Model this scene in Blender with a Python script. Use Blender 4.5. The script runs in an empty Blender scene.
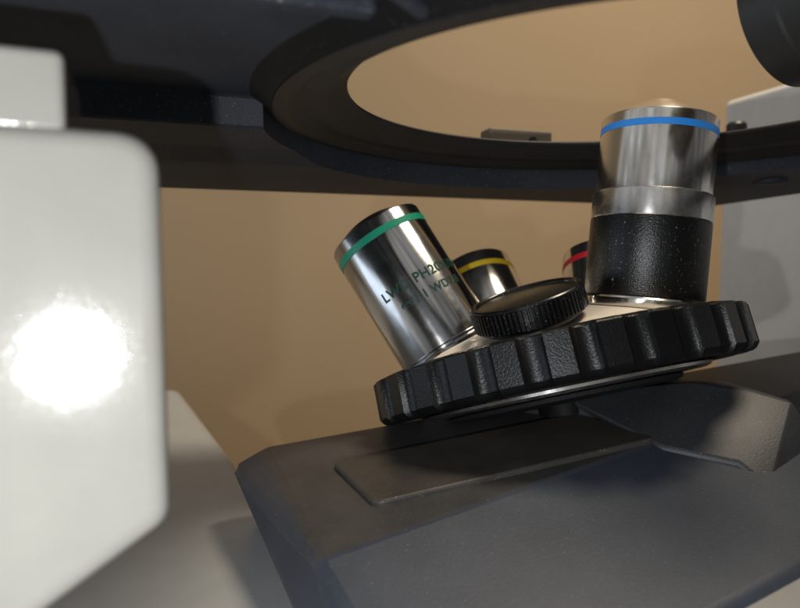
import bpy, bmesh, math, random
from mathutils import Vector, Matrix
random.seed(4)
PI = math.pi
S = bpy.context.scene
COL = S.collection
S.unit_settings.system = 'METRIC'
S.unit_settings.scale_length = 0.01          # one unit is one centimetre

# ------------------------------------------------------------------ materials
def new_mat(name):
    m = bpy.data.materials.new(name); m.use_nodes = True
    nt = m.node_tree; nt.nodes.clear()
    out = nt.nodes.new('ShaderNodeOutputMaterial')
    p = nt.nodes.new('ShaderNodeBsdfPrincipled')
    nt.links.new(p.outputs[0], out.inputs[0])
    return m, nt, p

def noise(nt, scale, detail=3, rough=.5, vec=None, coord='Object'):
    n = nt.nodes.new('ShaderNodeTexNoise')
    n.inputs['Scale'].default_value = scale
    n.inputs['Detail'].default_value = detail
    n.inputs['Roughness'].default_value = rough
    if vec is None:
        tc = nt.nodes.new('ShaderNodeTexCoord'); vec = tc.outputs[coord]
    nt.links.new(vec, n.inputs['Vector'])
    return n

def ramp(nt, src, stops):
    r = nt.nodes.new('ShaderNodeValToRGB')
    els = r.color_ramp.elements
    els[0].position, els[0].color = stops[0][0], (*stops[0][1], 1)
    els[1].position, els[1].color = stops[-1][0], (*stops[-1][1], 1)
    for pos, c in stops[1:-1]:
        e = els.new(pos); e.color = (*c, 1)
    nt.links.new(src, r.inputs[0]); return r

def bump(nt, p, src, strength, dist):
    b = nt.nodes.new('ShaderNodeBump')
    b.inputs['Strength'].default_value = strength
    b.inputs['Distance'].default_value = dist
    nt.links.new(src, b.inputs['Height'])
    nt.links.new(b.outputs[0], p.inputs['Normal'])
    return b

def mixc(nt, fac, a, b):
    m = nt.nodes.new('ShaderNodeMix'); m.data_type = 'RGBA'
    nt.links.new(fac, m.inputs['Factor'])
    for k, v in ((6, a), (7, b)):
        if isinstance(v, tuple): m.inputs[k].default_value = (*v, 1)
        else: nt.links.new(v, m.inputs[k])
    return m.outputs[2]

def black_plastic(name, base, rough, grain=26, grain_d=.012, dust=0.0, dust_col=(.26, .21, .16), spec=.5, haze=0.0, bstr=.6):
    m, nt, p = new_mat(name)
    a = noise(nt, .7, 4)
    c = ramp(nt, a.outputs[0], [(.3, tuple(x * .85 for x in base)), (.7, tuple(x * 1.2 for x in base))]).outputs[0]
    if haze:                                       # a film of settled dust, thicker in patches
        h = noise(nt, .8, 7, .68)
        hr = ramp(nt, h.outputs[0], [(.25, (0, 0, 0)), (.8, (haze, haze, haze))])
        c = mixc(nt, hr.outputs[0], c, dust_col)
    if dust:
        # sparse specks of dust: small, some larger
        for sc, th in ((30, .70 - dust * .05), (9, .77 - dust * .05)):
            s = noise(nt, sc, 2)
            sr = ramp(nt, s.outputs[0], [(th, (0, 0, 0)), (th + .03, (.8, .8, .8))])
            c = mixc(nt, sr.outputs[0], c, dust_col)
    nt.links.new(c, p.inputs['Base Color'])
    p.inputs['Roughness'].default_value = rough
    p.inputs['Specular IOR Level'].default_value = spec
    g = noise(nt, grain, 2, .6)
    bump(nt, p, g.outputs[0], bstr, grain_d)
    return m

def lathe_metal(name, base, rough, aniso=.75, ring=90, bstr=.15):
    m, nt, p = new_mat(name)
    p.inputs['Metallic'].default_value = 1
    tc = nt.nodes.new('ShaderNodeTexCoord')
    mp = nt.nodes.new('ShaderNodeMapping'); mp.inputs['Scale'].default_value = (.25, .25, ring)
    nt.links.new(tc.outputs['Object'], mp.inputs[0])
    n = noise(nt, 1.0, 3, .6, mp.outputs[0])
    blot = noise(nt, 2.5, 5, .6)
    rr = ramp(nt, blot.outputs[0], [(.3, (rough * .8,) * 3), (.75, (rough * 1.5,) * 3)])
    nt.links.new(rr.outputs[0], p.inputs['Roughness'])
    # tarnish and tiny specks
    sp = noise(nt, 22, 2)
    sr = ramp(nt, sp.outputs[0], [(.73, (0, 0, 0)), (.77, (.5, .5, .5))])
    cc = mixc(nt, sr.outputs[0], base, (.95, .93, .88))
    nt.links.new(cc, p.inputs['Base Color'])
    p.inputs['Anisotropic'].default_value = aniso
    p.inputs['Anisotropic Rotation'].default_value = .25
    t = nt.nodes.new('ShaderNodeTangent'); t.direction_type = 'RADIAL'; t.axis = 'Z'
    nt.links.new(t.outputs[0], p.inputs['Tangent'])
    bump(nt, p, n.outputs[0], bstr, .002)
    return m

def paint(name, base, rough, coat=0.0, bd=0.0, bscale=14, mott=1.3):
    m, nt, p = new_mat(name)
    a = noise(nt, mott, 4)
    c = ramp(nt, a.outputs[0], [(.3, tuple(x * .95 for x in base)), (.7, tuple(min(1, x * 1.03) for x in base))])
    nt.links.new(c.outputs[0], p.inputs['Base Color'])
    p.inputs['Roughness'].default_value = rough
    p.inputs['Coat Weight'].default_value = coat
    p.inputs['Coat Roughness'].default_value = .24
    if bd:
        g = noise(nt, bscale, 2)
        bump(nt, p, g.outputs[0], .5, bd)
    return m

M_WALL = paint('wall_paint', (.525, .378, .228), .85, mott=.06)
M_WHITE = paint('white_body_plastic', (.345, .330, .295), .12, 0, .0045, 28)
M_BASE = paint('light_grey_body_plastic', (.40, .41, .415), .4, .1, .006, 12)
M_DECK = paint('cream_deck_plastic', (.36, .35, .325), .4, 0, .004, 20)
M_PILLAR = paint('pale_grey_panel', (.74, .735, .715), .5)
M_STAGE = black_plastic('stage_black_paint', (.024, .0275, .036), .62, 24, .014, .45, (.19, .185, .18), .26)
M_STAGE_IN = black_plastic('stage_hole_black', (.012, .012, .013), .5, 22, .008, .2, (.10, .09, .08), .35)
M_COVE = black_plastic('stage_cove_black', (.005, .005, .005), .6, 22, .008, .1, (.08, .08, .08), .2)
M_HOUSE = black_plastic('housing_black_cool_light', (.038, .046, .063), .46, 30, .008, .10, (.17, .18, .20), .5, .06)  # cool light on front and chamfer tinted into plastic and dust colour
M_SADDLE = black_plastic('saddle_black_plastic', (.030, .0325, .038), .5, 30, .010, .5, (.20, .17, .14), .5, .10)
M_HTOP = black_plastic('housing_top_dust_warm_light', (.036, .037, .042), .48, 30, .008, .45, (.22, .19, .16), .5, .20)  # settled dust, with the warm light on the top mixed into its brown
M_PANEL = black_plastic('panel_black_plastic', (.034, .032, .030), .5, 30, .008, .6, (.24, .20, .16), .45, .22)
M_GRIP = black_plastic('grip_textured_black', (.0042, .0042, .0045), .37, 27, .010, 0, (.3, .28, .25), .45, 0, .8)
M_SLEEVE = black_plastic('sleeve_crinkle_black', (.0045, .0045, .0045), .30, 32, .008, .12, (.45, .38, .28), .42, 0, .9)
M_CAP = black_plastic('cap_black_plastic', (.006, .006, .006), .24, 30, .002, .1, (.35, .33, .3), .5)
M_CAPTOP = black_plastic('cap_top_plastic', (.02, .019, .014), .22, 12, .002, .2, (.2, .2, .18), .5)
M_TUBE = black_plastic('tube_black', (.022, .021, .020), .42, 25, .003, 0)
M_CHROME = lathe_metal('turned_chrome', (.80, .78, .74), .17)
M_CHROME_D = lathe_metal('turned_dark_chrome', (.56, .555, .545), .15)
M_SATIN = lathe_metal('satin_chrome', (.74, .73, .71), .24)
M_TURRET = lathe_metal('turret_alloy', (.97, .88, .76), .5, .2)
M_TURRET.node_tree.nodes['Principled BSDF'].inputs['Metallic'].default_value = .15
M_SHADEMET = lathe_metal('dark_lens_mount', (.10, .10, .10), .3)
M_BLUE = paint('blue_enamel', (.035, .30, .88), .35)
M_GREEN = paint('green_enamel', (.01, .30, .18), .35)
M_YELLOW = paint('yellow_enamel', (.80, .55, .02), .4)
M_RED = paint('red_enamel', (.50, .012, .03), .4)
M_INK_G = paint('green_ink', (.003, .05, .035), .5)
M_GREYBLOCK = paint('dark_grey_block', (.17, .14, .10), .6)
M_GLASS = black_plastic('lens_glass', (.01, .01, .015), .08, 5, .0, 0)

# ------------------------------------------------------------------ helpers
def link(name, me, mat, parent=None, mw=None, sharp=35):
    me.materials.clear(); me.materials.append(mat)
    o = bpy.data.objects.new(name, me); COL.objects.link(o)
    if parent is not None: o.parent = parent
    if mw is not None: o.matrix_local = mw
    for p in me.polygons: p.use_smooth = True
    me.set_sharp_from_angle(angle=math.radians(sharp))
    return o

def done(bm, name):
    bmesh.ops.recalc_face_normals(bm, faces=bm.faces)
    me = bpy.data.meshes.new(name); bm.to_mesh(me); bm.free(); return me

def lathe(prof, n=128, radial=None):
    """prof: (radius, height) pairs along the outline, closed with caps when it starts/ends off axis."""
    bm = bmesh.new(); rings = []
    for r, z in prof:
        if r < 1e-6:
            rings.append([bm.verts.new((0, 0, z))])
        else:
            rg = []
            for i in range(n):
                t = 2 * PI * i / n
                k = r if radial is None else radial(r, z, t)
                rg.append(bm.verts.new((k * math.cos(t), k * math.sin(t), z)))
            rings.append(rg)
    for a, b in zip(rings, rings[1:]):
        if len(a) == 1 and len(b) == 1: continue
        for i in range(n):
            j = (i + 1) % n
            if len(a) == 1: bm.faces.new((a[0], b[j], b[i]))
            elif len(b) == 1: bm.faces.new((a[i], a[j], b[0]))
            else: bm.faces.new((a[i], a[j], b[j], b[i]))
    return bm

def torus_prof(prof): return prof + [prof[0]]

def prism(poly, depth, axis_z=True):
    """polygon in local XZ, extruded along +Y."""
    bm = bmesh.new()
    a = [bm.verts.new((x, 0, z)) for x, z in poly]
    b = [bm.verts.new((x, depth, z)) for x, z in poly]
    bm.faces.new(a); bm.faces.new(b[::-1])
    for i in range(len(a)):
        j = (i + 1) % len(a); bm.faces.new((a[i], b[i], b[j], a[j]))
    return bm

def poly_solid(verts, faces):
    bm = bmesh.new(); vs = [bm.verts.new(v) for v in verts]
    for f in faces: bm.faces.new([vs[i] for i in f])
    return bm

def bevel(o, w, seg=4, ang=30):
    m = o.modifiers.new('edge_round', 'BEVEL'); m.width = w; m.segments = seg
    m.limit_method = 'ANGLE'; m.angle_limit = math.radians(ang); m.harden_normals = False
    return o

def empty(name, label, cat, mw=None, loc=None, group=None):
    o = bpy.data.objects.new(name, None); COL.objects.link(o)
    o.empty_display_size = .5
    if mw is not None: o.matrix_world = mw
    if loc is not None: o.location = loc
    o['label'] = label; o['category'] = cat
    if group: o['group'] = group
    return o

def frame(loc, z, toward_cam=True, x=None):
    z = Vector(z).normalized(); loc = Vector(loc)
    if x is None:
        away = loc.normalized()
        y = (away - z * away.dot(z)).normalized(); x = y.cross(z)
    else:
        x = Vector(x); x = (x - z * x.dot(z)).normalized(); y = z.cross(x)
    m = Matrix((x, y, z)).transposed().to_4x4(); m.translation = loc
    return m

# microscope axes: turned 17 degrees about the vertical
PSI = math.radians(17)
EX = Vector((math.cos(PSI), math.sin(PSI), 0)); EY = Vector((-math.sin(PSI), math.cos(PSI), 0))
FR = frame((0, 0, 0), (0, 0, 1), x=EX)          # local (u, v, z)

# ------------------------------------------------------------------ wall behind
bm = bmesh.new()
bmesh.ops.create_cube(bm, size=1, matrix=Matrix.Translation((0, 43, 20)) @ Matrix.Diagonal((260, 2, 160, 1)))
wall = link('wall', done(bm, 'wall'), M_WALL); wall['kind'] = 'structure'
wall['label'] = 'plain tan painted wall behind the microscope'

# ------------------------------------------------------------------ microscope body
body = empty('inverted_microscope', 'inverted microscope body with black dusty housing, pale grey base and white side cover', 'microscope', loc=(0, 0, -14))
def bp(name, bm_, mat, parent=body, sharp=35, world=Matrix()):
    return link(name, done(bm_, name), mat, parent, Matrix.Translation((0, 0, 14)) @ world if parent is body else world, sharp)

# pale base: a broad flat slab whose right edge runs back along the housing
bmb = bmesh.new()
xy = [(-30, 31.5), (-10.1, 30.2), (-.5, 10.5), (1.7, 6), (-30, 6)]
t_ = [bmb.verts.new((x, y, -6)) for x, y in xy]; b_ = [bmb.verts.new((x, y, -13.98)) for x, y in xy]
bmb.faces.new(t_); bmb.faces.new(b_[::-1])
for i in range(5):
    j = (i + 1) % 5; bmb.faces.new((t_[i], t_[j], b_[j], b_[i]))
base = bp('base', bmb, M_BASE); bevel(base, .3, 5)
# black housing: sloped top, falling front, chamfered left edge
HN = Vector((-.1155, -.0460, .9922)); HX = Vector((.9571, .2620, .1236)); HY = Vector((-.2657, .9640, .0138))
HM = frame((0, 14, -4.0), HN, x=HX)
V = [(-2.80, 1.80, 0), (13.5, 1.35, 0), (13.5, -.5, 0), (-2.40, -4.15, 0),     # 0-3 top
     (-3.52, 1.60, -.22), (-2.35, -7.2, -1.20), (-1.75, -7.35, -.98),            # 4 left back, 5 left front, 6 front left
     (4.40, -5.96, -.93), (13.5, -4.4, -1.05),                                    # 7, 8 front lower edge
     (-2.3, 1.75, -5), (13.5, 1.6, -5), (13.5, -4.4, -5), (4.4, -5.96, -5), (-.6, -7.35, -5), (-.9, -7.2, -5)]
Fc = [(0, 1, 2, 3), (0, 3, 6, 5, 4), (3, 2, 8, 7, 6), (4, 5, 14, 9), (5, 6, 13, 14), (6, 7, 12, 13), (7, 8, 11, 12),
      (8, 2, 1, 10, 11), (1, 0, 4, 9, 10), (9, 14, 13, 12, 11, 10)]
bmh = poly_solid(V, Fc); bmesh.ops.triangulate(bmh, faces=[f for f in bmh.faces if len(f.verts) > 4 or True])
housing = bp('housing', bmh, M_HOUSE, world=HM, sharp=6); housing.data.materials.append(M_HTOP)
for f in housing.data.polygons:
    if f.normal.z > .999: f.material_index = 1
bevel(housing, .22, 4, 8)

# pale front deck below the black housing
bmf = bmesh.new(); bmesh.ops.create_cube(bmf, size=1, matrix=Matrix.Translation((8.5, -10.5, -3.0)) @ Matrix.Diagonal((12, 12, 3.9, 1)))
deck = bp('front_deck', bmf, M_DECK, world=HM); bevel(deck, .2, 4)

# shallow access panel, slightly sunk edge all round: a low plate
def rounded(poly, r, n=5):
    out = []
    L = len(poly)
    for i in range(L):
        p = Vector(poly[i]); a = (Vector(poly[i - 1]) - p).normalized(); b = (Vector(poly[(i + 1) % L]) - p).normalized()
        p0, p1 = p + a * r, p + b * r
        for k in range(n + 1):
            t = k / n
            out.append(tuple(p0 * (1 - t) ** 2 + p * 2 * t * (1 - t) + p1 * t ** 2))
    return out
pts = rounded([(-1.52, -.40), (-1.20, -2.80), (4.50, -2.62), (4.12, -.30)], .22)
bmp = bmesh.new()
lo = [bmp.verts.new((x, y, -.05)) for x, y in pts]; hi = [bmp.verts.new((x, y, .10)) for x, y in pts]
bmp.faces.new(hi); bmp.faces.new(lo[::-1])
for i in range(len(pts)):
    j = (i + 1) % len(pts); bmp.faces.new((lo[i], lo[j], hi[j], hi[i]))
panel = link('access_panel', done(bmp, 'access_panel'), M_PANEL, housing, Matrix()); bevel(panel, .05, 3, 40)

# raised saddle that carries the revolving nosepiece
V = [(3.25, .80, .02), (4.31, -.92, .02), (4.41, -2.83, .0), (5.42, -3.66, -.25), (6.76, -2.53, .64), (6.12, -1.62, .74), (3.95, .10, .42),   # 0-6 front slope
     (5.71, -4.07, -.63), (7.26, -3.09, .44),                                       # 7, 8 lower and upper outer end of the facet
     (7.6, -3.3, -.40), (8.6, .2, -.02), (6.5, 1.3, -.02), (3.9, 1.3, -.02)]        # 9-12 where it meets the housing behind
W_ = [(x, y, -1.7) for x, y, z in (V[0], V[1], V[2], V[3], V[7], V[9], V[10], V[11], V[12])]
o_ = len(V); V = V + W_
Fc = [(6, 0, 1), (6, 1, 2), (6, 2, 5), (5, 2, 3), (5, 3, 4), (4, 3, 7, 8), (4, 8, 10), (5, 4, 10), (8, 7, 9), (8, 9, 10), (6, 5, 11), (5, 10, 11), (6, 11, 12), (6, 12, 0)]
rim_ = [0, 1, 2, 3, 7, 9, 10, 11, 12]
for a in range(9):
    b = (a + 1) % 9; Fc.append((rim_[a], o_ + a, o_ + b, rim_[b]))
Fc.append(tuple(o_ + a for a in range(9)))
bms = poly_solid(V, Fc); bmesh.ops.triangulate(bms, faces=bms.faces[:])
saddle = link('mounting_saddle', done(bms, 'mounting_saddle'), M_SADDLE, housing, Matrix(), 27); bevel(saddle, .06, 3, 25)

# white side cover close to the lens, at the left
CD = 6.5
CM = frame((-3.42 * CD / 9.5, CD, 0), (0, 0, 1), x=(math.cos(math.radians(21)), math.sin(math.radians(21)), 0))
out = rounded([(-8, 1.80), (0.0, 1.80), (.07, -3.86), (-1.47, -4.88), (-8, -9.0)], .0)
out = []
def arc_corner(p, a, b, r, n=6): return [q for q in rounded_one(p, a, b, r, n)]
def rounded_one(p, a, b, r, n):
    p = Vector(p); u = (Vector(a) - p).normalized(); w = (Vector(b) - p).normalized()
    p0, p1 = p + u * r, p + w * r
    return [tuple(p0 * (1 - k / n) ** 2 + p * 2 * (k / n) * (1 - k / n) + p1 * (k / n) ** 2) for k in range(n + 1)]
K = CD / 9.5
def kk(*p): return (p[0] * K, p[1] * K)
A, B, Cc, D, E_ = kk(-8, 1.80), kk(0.0, 1.80), kk(.08, -3.86), kk(-1.47, -4.88), kk(-8, -9.2)
out = [A] + rounded_one(B, A, Cc, .42, 8) + rounded_one(Cc, B, D, .16, 4) + [D, E_]
cover = bp('side_cover', prism(out, 2.0), M_WHITE, world=CM); bevel(cover, .20, 6, 40)
cover['label'] = 'white glossy side cover with rounded corner'
out = [kk(-8, 1.7), kk(-8, 2.82)] + rounded_one(kk(-1.2, 2.82), kk(-8, 2.82), kk(-1.2, 1.7), .10, 4) + [kk(-1.2, 1.7)]
capb = link('cover_cap', done(prism(out, 1.7), 'cover_cap'), M_WHITE, cover, Matrix.Translation((0, .09, 0))); bevel(capb, .09, 4, 40)

# camera orientation (pitched 3.8 degrees down, rolled .4 degrees)
CR = Vector((.99998, .00043, .00659)); CF = Vector((0, .99785, -.06556)); CU = CR.cross(CF)
CAMM = Matrix((CR, CU, -CF)).transposed()

# ------------------------------------------------------------------ pale cabinet behind the stage, on the right
PM = frame((13.85, 29.0, -14), (0, 0, 1), x=EX)
bmc = bmesh.new(); bmesh.ops.create_cube(bmc, size=1, matrix=Matrix.Translation((6, -9, 10.45)) @ Matrix.Diagonal((12, 18, 20.9, 1)))
cab = empty('instrument_cabinet', 'pale grey box-shaped cabinet behind the right end of the black stage', 'cabinet', PM)
cb = link('cabinet_shell', done(bmc, 'cabinet_shell'), M_PILLAR, cab); bevel(cb, .25, 4)

# ------------------------------------------------------------------ stage
HC = (7.64, 10.74)                                 # hole centre in (u, v)
SM = FR.copy()
stage = empty('microscope_stage', 'black ribbed microscope stage plate with a big round hole above the objectives', 'stage', SM @ Matrix.Translation((HC[0], HC[1], 2.8)))
def sp(name, me, mat, loc=(0, 0, 0), sharp=35, par=None):
    return link(name, me, mat, par or stage, Matrix.Translation((loc[0] - HC[0], loc[1] - HC[1], loc[2] - 2.8)) if par is None else Matrix.Translation(loc), sharp)
# outline across the depth (v, z), extruded along u
prof = [(-6, 2.80), (11.84, 2.80), (11.92, 2.77), (12.02, 2.33), (12.08, 2.30), (14.2, 2.29), (15.3, 2.12), (19.8, 1.98), (20.1, 2.02), (20.15, 2.2), (20.15, 3.14), (-6, 3.14)]
bmst = bmesh.new()
a = [bmst.verts.new((-22, v, z)) for v, z in prof]; b = [bmst.verts.new((17.5, v, z)) for v, z in prof]
bmst.faces.new(a); bmst.faces.new(b[::-1])
for i in range(len(a)):
    j = (i + 1) % len(a); bmst.faces.new((a[i], b[i], b[j], a[j]))
me = done(bmst, 'plate_block')
tmp = bpy.data.objects.new('plate_block', me); COL.objects.link(tmp)
bmcut = lathe([(0, -5), (6.62, -5), (6.62, 12), (0, 12)], 200); mec = done(bmcut, 'cut'); cut = bpy.data.objects.new('cut', mec); COL.objects.link(cut); cut.location = (HC[0], HC[1], 0)
md = tmp.modifiers.new('hole', 'BOOLEAN'); md.object = cut; md.operation = 'DIFFERENCE'; md.solver = 'EXACT'
dg = bpy.context.evaluated_depsgraph_get(); dg.update()
plate_me = bpy.data.meshes.new_from_object(tmp.evaluated_get(dg))
bpy.data.objects.remove(tmp); bpy.data.objects.remove(cut)
plate = sp('plate', plate_me, M_STAGE, sharp=20)
# ring boss round the hole
bprof = [(6.44, 2.575), (6.24, 2.57), (6.18, 2.59), (5.98, 2.74), (5.60, 2.77), (5.5, 2.82), (5.42, 2.90), (5.17, 3.06), (5.15, 3.11), (5.2, 3.15), (6.4, 3.15)]
boss = sp('hole_rim', done(lathe(bprof + [bprof[0]], 200), 'hole_rim'), M_STAGE_IN, (HC[0], HC[1], 0), 30)
cprof = [(6.43, 3.1), (6.95, 2.86), (6.80, 2.795), (6.66, 2.72), (6.54, 2.62), (6.47, 2.58), (6.43, 2.60)]
link('hole_cove', done(lathe(cprof + [cprof[0]], 200), 'hole_cove'), M_COVE, boss, Matrix(), 40)
# ribs cast on the underside
def bar(p, q, w, z0, z1):
    p, q = Vector(p), Vector(q); d = (q - p).normalized(); s = Vector((-d.y, d.x)) * w / 2
    pts = [p + s, q + s, q - s, p - s]
    vs = [(*x, z0) for x in pts] + [(*x, z1) for x in pts]
    return poly_solid(vs, [(0, 1, 2, 3), (7, 6, 5, 4), (0, 4, 5, 1), (1, 5, 6, 2), (2, 6, 7, 3), (3, 7, 4, 0)])
def uv(x, y): return (x * EX.x + y * EX.y, x * EY.x + y * EY.y)
for p, q, w, z in ((uv(.35, 7.55), uv(-.3, 6.3), .22, 2.6), (uv(-.3, 7.55), uv(-7.5, 5.4), .30, 2.68)):
    rb = sp('rib', done(bar(p, q, w, z, 2.9), 'rib'), M_STAGE); bevel(rb, .06, 3)
# small bosses and a screw on the far flange, right of the tall objective
for uu, vv, r, h in ((15.1, 14.7, .5, .35),):
    k = sp('foot_boss', done(lathe([(0, -h * .5), (r * .7, -h * .5), (r * .9, -h * .4), (r, .3), (0, .3)], 40), 'foot_boss'), M_STAGE, (uu, vv, 2.32))
# things standing on the stage
g = empty('specimen_clip', 'small dark grey block on the far rim of the stage behind the round hole', 'block', SM @ Matrix.Translation((9.0, 17.9, 3.2)))
bmk = bmesh.new(); bmesh.ops.create_cube(bmk, size=1, matrix=Matrix.Translation((0, 0, .30)) @ Matrix.Diagonal((2.0, .7, .60, 1)))
gb = link('clip_block', done(bmk, 'clip_block'), M_GREYBLOCK, g); bevel(gb, .07, 3)
gk = link('clip_screw', done(lathe([(0, .08), (.1, .08), (.12, .05), (.12, -.1), (0, -.1)], 24), 'clip_screw'), M_TUBE, g, Matrix.Translation((.35, -.35, .3)) @ Matrix.Rotation(PI / 2, 4, 'X'))
kn = empty('stage_knob', 'tiny black knob standing on the stage in front of the pale cabinet', 'knob', SM @ Matrix.Translation((16.3, 17.2, 3.12)))
link('knob_head', done(lathe([(0, 0), (.2, 0), (.2, .55), (.3, .6), (.3, 1.2), (.24, 1.28), (0, 1.28)], 32), 'knob_head'), M_TUBE, kn)

# ------------------------------------------------------------------ lens tube hanging in above the stage (top right)
tube = empty('condenser_tube', 'black round lens tube hanging above the stage hole at the upper right', 'condenser', frame((7.1, 10.9, 4.42), (.46, -.87, .16), x=(1, 0, 0)))
link('barrel', done(lathe([(.98, .02), (1.14, 0), (1.2, -.06), (1.2, -.45), (1.24, -.5), (1.24, -1.05), (1.0, -1.1), (0, -1.1)], 96), 'barrel'), M_TUBE, tube)
link('lens', done(lathe([(.98, .015), (.96, -.12), (.8, -.06), (.5, 0), (0, .02)], 64), 'lens'), M_GLASS, tube)

# ------------------------------------------------------------------ revolving nosepiece
NC = Vector((3.5018, 15.7264, -1.7171)); E1 = Vector((.97919, .02389, .20153)); NN = Vector((-.20077, .25904, .94477))
AL = math.radians(20.35); TA = math.tan(AL)
NM = frame(NC, NN, x=E1)
nose = empty('revolving_nosepiece', 'tilted black grip wheel of the revolving nosepiece with its bare alloy dome', 'nosepiece', NM)
NL = 28
PH0 = math.radians(-90.7)
LW = .50
def scallop(t):
    """radial cut: flat lands with concave scoops between them, as a fraction / a factor"""
    w = 2 * PI / NL; u = ((t - PH0) / w) % 1.0
    if u < LW:
        d = (u / LW - .5) * LW * w; dm = .5 * LW * w
        return 0.0, math.cos(dm) / math.cos(d)
    q = (u - LW) / (1 - LW) * 2 - 1
    return max(0, 1 - q * q) ** .5, math.cos(.5 * LW * w)
def grip_r(r, z, t):
    if r < 3.9: return r
    c, k = scallop(t)
    return (r * k + .02) - c * .16 * min(1, max(0, (r - 3.9) / .2))
gp = [(3.45, -1.36), (4.12, -1.38), (4.19, -1.34), (4.265, -1.24), (4.265, -.45), (4.25, -.42), (4.06, -.37), (3.94, -.355), (3.62, -.36), (3.45, -.48)]
link('grip_ring', done(lathe(gp + [gp[0]], 28 * 40, grip_r), 'grip_ring'), M_GRIP, nose, Matrix(), 24)
AZ = {'cap': -108, 'blue': -36, 'red': 36, 'yellow': 108, 'green': 180}
def dome_bm():
    bm = bmesh.new(); n = 180; rs = [0, .5, 1, 1.5, 2, 2.5, 3, 3.3, 3.6, 3.72]
    rings = []
    for r in rs:
        rg = []
        for i in range(n if r else 1):
            t = 2 * PI * i / n
            z = min((2.3124 - r * math.cos(t - math.radians(k))) * TA for k in AZ.values())
            z = min(z, -.40 + (3.72 - r) * .9) - .05
            rg.append(bm.verts.new((r * math.cos(t), r * math.sin(t), z)))
        rings.append(rg)
    for a, b in zip(rings, rings[1:]):
        for i in range(n):
            j = (i + 1) % n
            bm.faces.new((a[0], b[i], b[j]) if len(a) == 1 else (a[i], b[i], b[j], a[j]))
    return bm
link('dome', done(dome_bm(), 'dome'), M_TURRET, nose, Matrix(), 12)
lp = [(2.8, -1.33), (3.26, -1.36), (3.32, -1.40), (3.30, -1.46), (3.2, -1.50), (2.8, -1.50)]
link('lower_rim', done(lathe(lp + [lp[0]], 160), 'lower_rim'), M_SATIN, nose)
link('base_plate', done(lathe([(0, -1.49), (2.65, -1.51), (2.7, -1.54), (2.66, -1.62), (2.5, -1.66), (0, -1.70)], 128), 'base_plate'), M_STAGE_IN, nose)
link('stem', done(lathe([(0, -1.68), (.62, -1.69), (.62, -2.6), (0, -2.6)], 64), 'stem'), M_COVE, nose)

# ------------------------------------------------------------------ objectives
def text_on_cylinder(name, text, size, r, phi0, s0, parent, mat, sx=1.0):
    cu = bpy.data.curves.new('lettering', 'FONT'); cu.body = text; cu.size = size; cu.space_character = 1.06
    cu.resolution_u = 4; cu.offset = .007
    to = bpy.data.objects.new('lettering', cu); COL.objects.link(to)
    dg = bpy.context.evaluated_depsgraph_get(); dg.update()
    me = bpy.data.meshes.new_from_object(to.evaluated_get(dg))
    bpy.data.objects.remove(to)
    bm = bmesh.new(); bm.from_mesh(me)
    bmesh.ops.triangulate(bm, faces=bm.faces[:])
    bmesh.ops.subdivide_edges(bm, edges=[e for e in bm.edges if e.calc_length() > .08], cuts=2, use_grid_fill=False)
    bmesh.ops.triangulate(bm, faces=bm.faces[:])
    for v in bm.verts:
        ph = phi0 + v.co.x * sx / r; s = s0 + v.co.y
        v.co = Vector((r * math.sin(ph), -r * math.cos(ph), s))
    bm.to_mesh(me); bm.free()
    return link('lettering', me, mat, parent, Matrix(), 180)

OBJ = 'objectives on the revolving nosepiece'
def objective(label, base, axis, r, s_ring, s_rim, ring_w, ring_mat, barrel_mat, sleeve=None, cone=None):
    o = empty('objective', label, 'objective lens', frame(base, axis), group=OBJ)
    lo = .16
    if sleeve:
        r2, s0, s1, s2 = sleeve
        link('flange', done(lathe([(.9, -.25), (1.285, -.02), (1.30, .02), (1.30, .15), (1.27, .19), (1.15, .20), (.9, .20)], 128), 'flange'), M_CHROME, o)
        link('grip_sleeve', done(lathe([(1.0, .18), (r2 - .03, .19), (r2, .24), (r2, s1 - .02), (r2 - .02, s1), (1.0, s1)], 160), 'grip_sleeve'), M_SLEEVE, o)
        link('collar', done(lathe([(1.0, s1 - .01), (r2 - .012, s1 + .005), (r2 + .004, s1 + .025), (r2 + .002, s2 - .03), (r2 - .012, s2), (1.0, s2)], 160), 'collar'), M_SATIN, o)
        lo = s2
    else:
        link('flange', done(lathe([(.8, -.3), (r * 1.06, -.06), (r * 1.06, .05), (r * 1.02, .09), (r * .985, .10), (r * .985, .15), (.8, .15)], 128), 'flange'), barrel_mat, o)
    link('barrel', done(lathe([(r * .8, lo - .01), (r - .015, lo + .004), (r, lo + .02), (r, s_rim - .05), (r - .02, s_rim - .015), (r - .06, s_rim), (r * .7, s_rim)], 160), 'barrel'), barrel_mat, o)
    rr = r + .008
    link('colour_ring', done(lathe([(r - .03, s_ring - ring_w), (rr, s_ring - ring_w), (rr, s_ring), (r - .03, s_ring)], 160), 'colour_ring'), ring_mat, o)
    cr, ch = cone
    nb = link('nose', done(lathe([(r - .10, s_rim - .03), (r - .12, s_rim + .02), (cr + .05, s_rim + ch), (cr, s_rim + ch + .02), (cr * .6, s_rim + ch + .02), (cr * .55, s_rim + ch - .03), (cr * .5, s_rim + ch - .05)], 128), 'nose'),
         barrel_mat if sleeve else M_SHADEMET, o)
    link('front_lens', done(lathe([(cr * .6, s_rim + ch - .04), (cr * .4, s_rim + ch), (0, s_rim + ch + .015)], 64), 'front_lens'), M_GLASS, nb)
    return o
blue = objective('tall upright objective with a blue ring, silver top and black textured lower half', (5.293, 14.459, -.989), (.081, .052, .995), 1.2, 3.825, 4.06, .135, M_BLUE, M_CHROME,
                 sleeve=(1.2527, .289, 1.856, 2.42), cone=(.42, .36))
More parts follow.
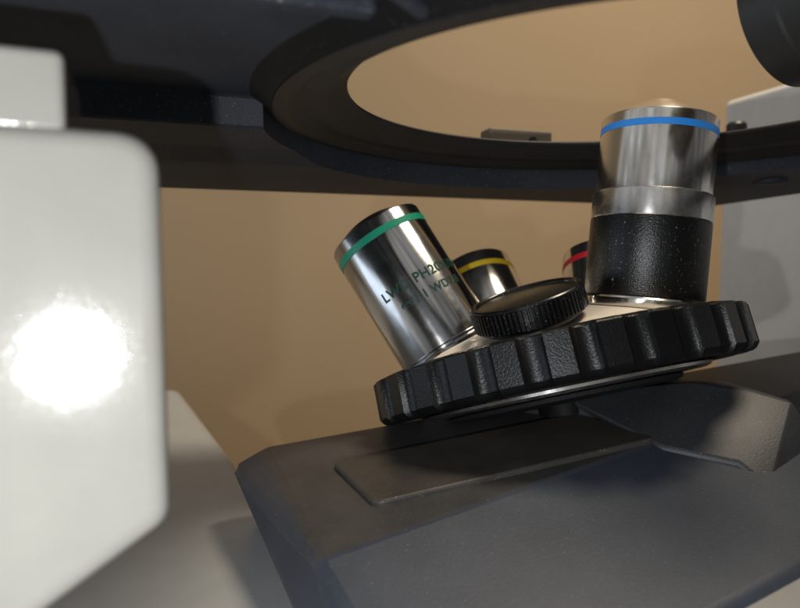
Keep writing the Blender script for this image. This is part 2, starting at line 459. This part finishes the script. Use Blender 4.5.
green = objective('leaning silver objective with a green ring and green lettering at the left', (1.238, 15.671, -2.183), (-.529, .235, .816), 1.205, 3.22, 3.52, .17, M_GREEN, M_CHROME_D, cone=(.70, .20))
yellow = objective('short silver objective with a yellow ring just behind the green-ringed one', (2.867, 17.833, -2.429), (-.284, .560, .779), 1.137, 2.30, 2.68, .15, M_YELLOW, M_CHROME, cone=(.7, .1))
red = objective('objective with a red ring mostly hidden behind the tall blue-ringed one', (5.374, 17.083, -1.691), (.093, .447, .890), 1.137, 1.70, 2.02, .14, M_RED, M_CHROME, cone=(.7, .1))
text_on_cylinder('lettering', 'LWD PH20X/0.4', .33, 1.211, math.radians(-34), 1.66, green, M_INK_G, 1.0)
text_on_cylinder('lettering', '\u221e/1.1 WD7.8', .28, 1.211, math.radians(-20), 1.26, green, M_INK_G, 1.0)

# ------------------------------------------------------------------ dust cap on the empty position
cap = empty('dust_cap', 'low round black knurled dust cap closing the empty position at the front', 'cap', frame((2.737, 13.586, -1.293), (-.303, -.079, .950)))
NK = 72
def knurl(r, z, t):
    if r < 1.14 or z < .17 or z > .585: return r
    return r + (.026 if math.sin(NK * t) > -.1 else -.045)
kp = [(0, .02), (.95, .02), (.95, .10), (1.13, .12), (1.16, .145), (1.16, .168), (1.16, .172), (1.16, .582), (1.16, .588), (1.16, .625), (1.135, .65), (1.06, .655), (1.03, .63), (1.02, .60)]
link('knurled_rim', done(lathe(kp, NK * 8, knurl), 'knurled_rim'), M_CAP, cap, Matrix(), 40)
link('top_disc', done(lathe([(1.03, .598), (.98, .605), (0, .615)], 96), 'top_disc'), M_CAPTOP, cap)

# ------------------------------------------------------------------ table under the instrument
bm = bmesh.new(); bmesh.ops.create_cube(bm, size=1, matrix=Matrix.Translation((0, 10, -15.5)) @ Matrix.Diagonal((160, 64, 3, 1)))
M_TABLE = paint('table_laminate', (.12, .11, .10), .5)
tb = link('tabletop', done(bm, 'tabletop'), M_TABLE); tb['kind'] = 'structure'

# ------------------------------------------------------------------ camera
cd = bpy.data.cameras.new('camera'); cam = bpy.data.objects.new('camera', cd); COL.objects.link(cam)
cam.matrix_world = CAMM.to_4x4()
cd.sensor_width = 36; cd.lens = 663.43 / 800 * 36
cd.clip_start = .1; cd.clip_end = 1000
cd.dof.use_dof = True; cd.dof.focus_distance = 13.2; cd.dof.aperture_fstop = .20
S.camera = cam

# ------------------------------------------------------------------ light
w = bpy.data.worlds.new('World'); S.world = w; w.use_nodes = True
wt = w.node_tree; bg = wt.nodes['Background']; bg.inputs[1].default_value = 1.0
# a dim room: noise bands made up for streaks in the chrome, brighter left, darker right
tc = wt.nodes.new('ShaderNodeTexCoord')
mp = wt.nodes.new('ShaderNodeMapping'); mp.inputs['Scale'].default_value = (3.8, 3.8, .08)
wt.links.new(tc.outputs['Generated'], mp.inputs[0])
nz = noise(wt, 1.6, 2, .5, mp.outputs[0])
rp = ramp(wt, nz.outputs[0], [(.30, (.10, .10, .105)), (.45, (.17, .168, .165)), (.52, (.28, .265, .24)), (.57, (.18, .188, .20)), (.63, (.50, .53, .58)), (.67, (.26, .25, .24))])
sx = wt.nodes.new('ShaderNodeSeparateXYZ'); wt.links.new(tc.outputs['Generated'], sx.inputs[0])
side = ramp(wt, sx.outputs[0], [(.0, (1.3, 1.3, 1.3)), (.55, (.35, .35, .35))])
mm = wt.nodes.new('ShaderNodeMix'); mm.data_type = 'RGBA'; mm.blend_type = 'MULTIPLY'; mm.inputs[0].default_value = 1
wt.links.new(rp.outputs[0], mm.inputs[6]); wt.links.new(side.outputs[0], mm.inputs[7]); wt.links.new(mm.outputs[2], bg.inputs[0])
def lamp(name, kind, loc, energy, color, size=None, target=None):
    ld = bpy.data.lights.new(name, kind); ld.energy = energy; ld.color = color
    o = bpy.data.objects.new(name, ld); COL.objects.link(o); o.location = loc
    if kind == 'AREA': ld.shape = 'DISK'; ld.size = size
    elif kind == 'POINT': ld.shadow_soft_size = size
    if target: o.rotation_euler = (Vector(target) - Vector(loc)).to_track_quat('-Z', 'Y').to_euler()
    return o
lamp('torch_light', 'POINT', (-1.35, -.1, -1.8), 3000, (.95, .98, 1), .15)
cl = lamp('ceiling_lamp', 'AREA', (24, 18, 72), 9500, (1, .86, .66), 26, (7, 34, 0))
wl = lamp('window_light', 'AREA', (-62, 2, -1), 4500, (.68, .83, 1), 34, (0, 14, -1))
cl.data.spread = math.radians(75)

S.view_settings.view_transform = 'Standard'; S.view_settings.look = 'None'
S.view_settings.exposure = .15; S.view_settings.gamma = 1
S.cycles.use_denoising = True
S.cycles.max_bounces = 8
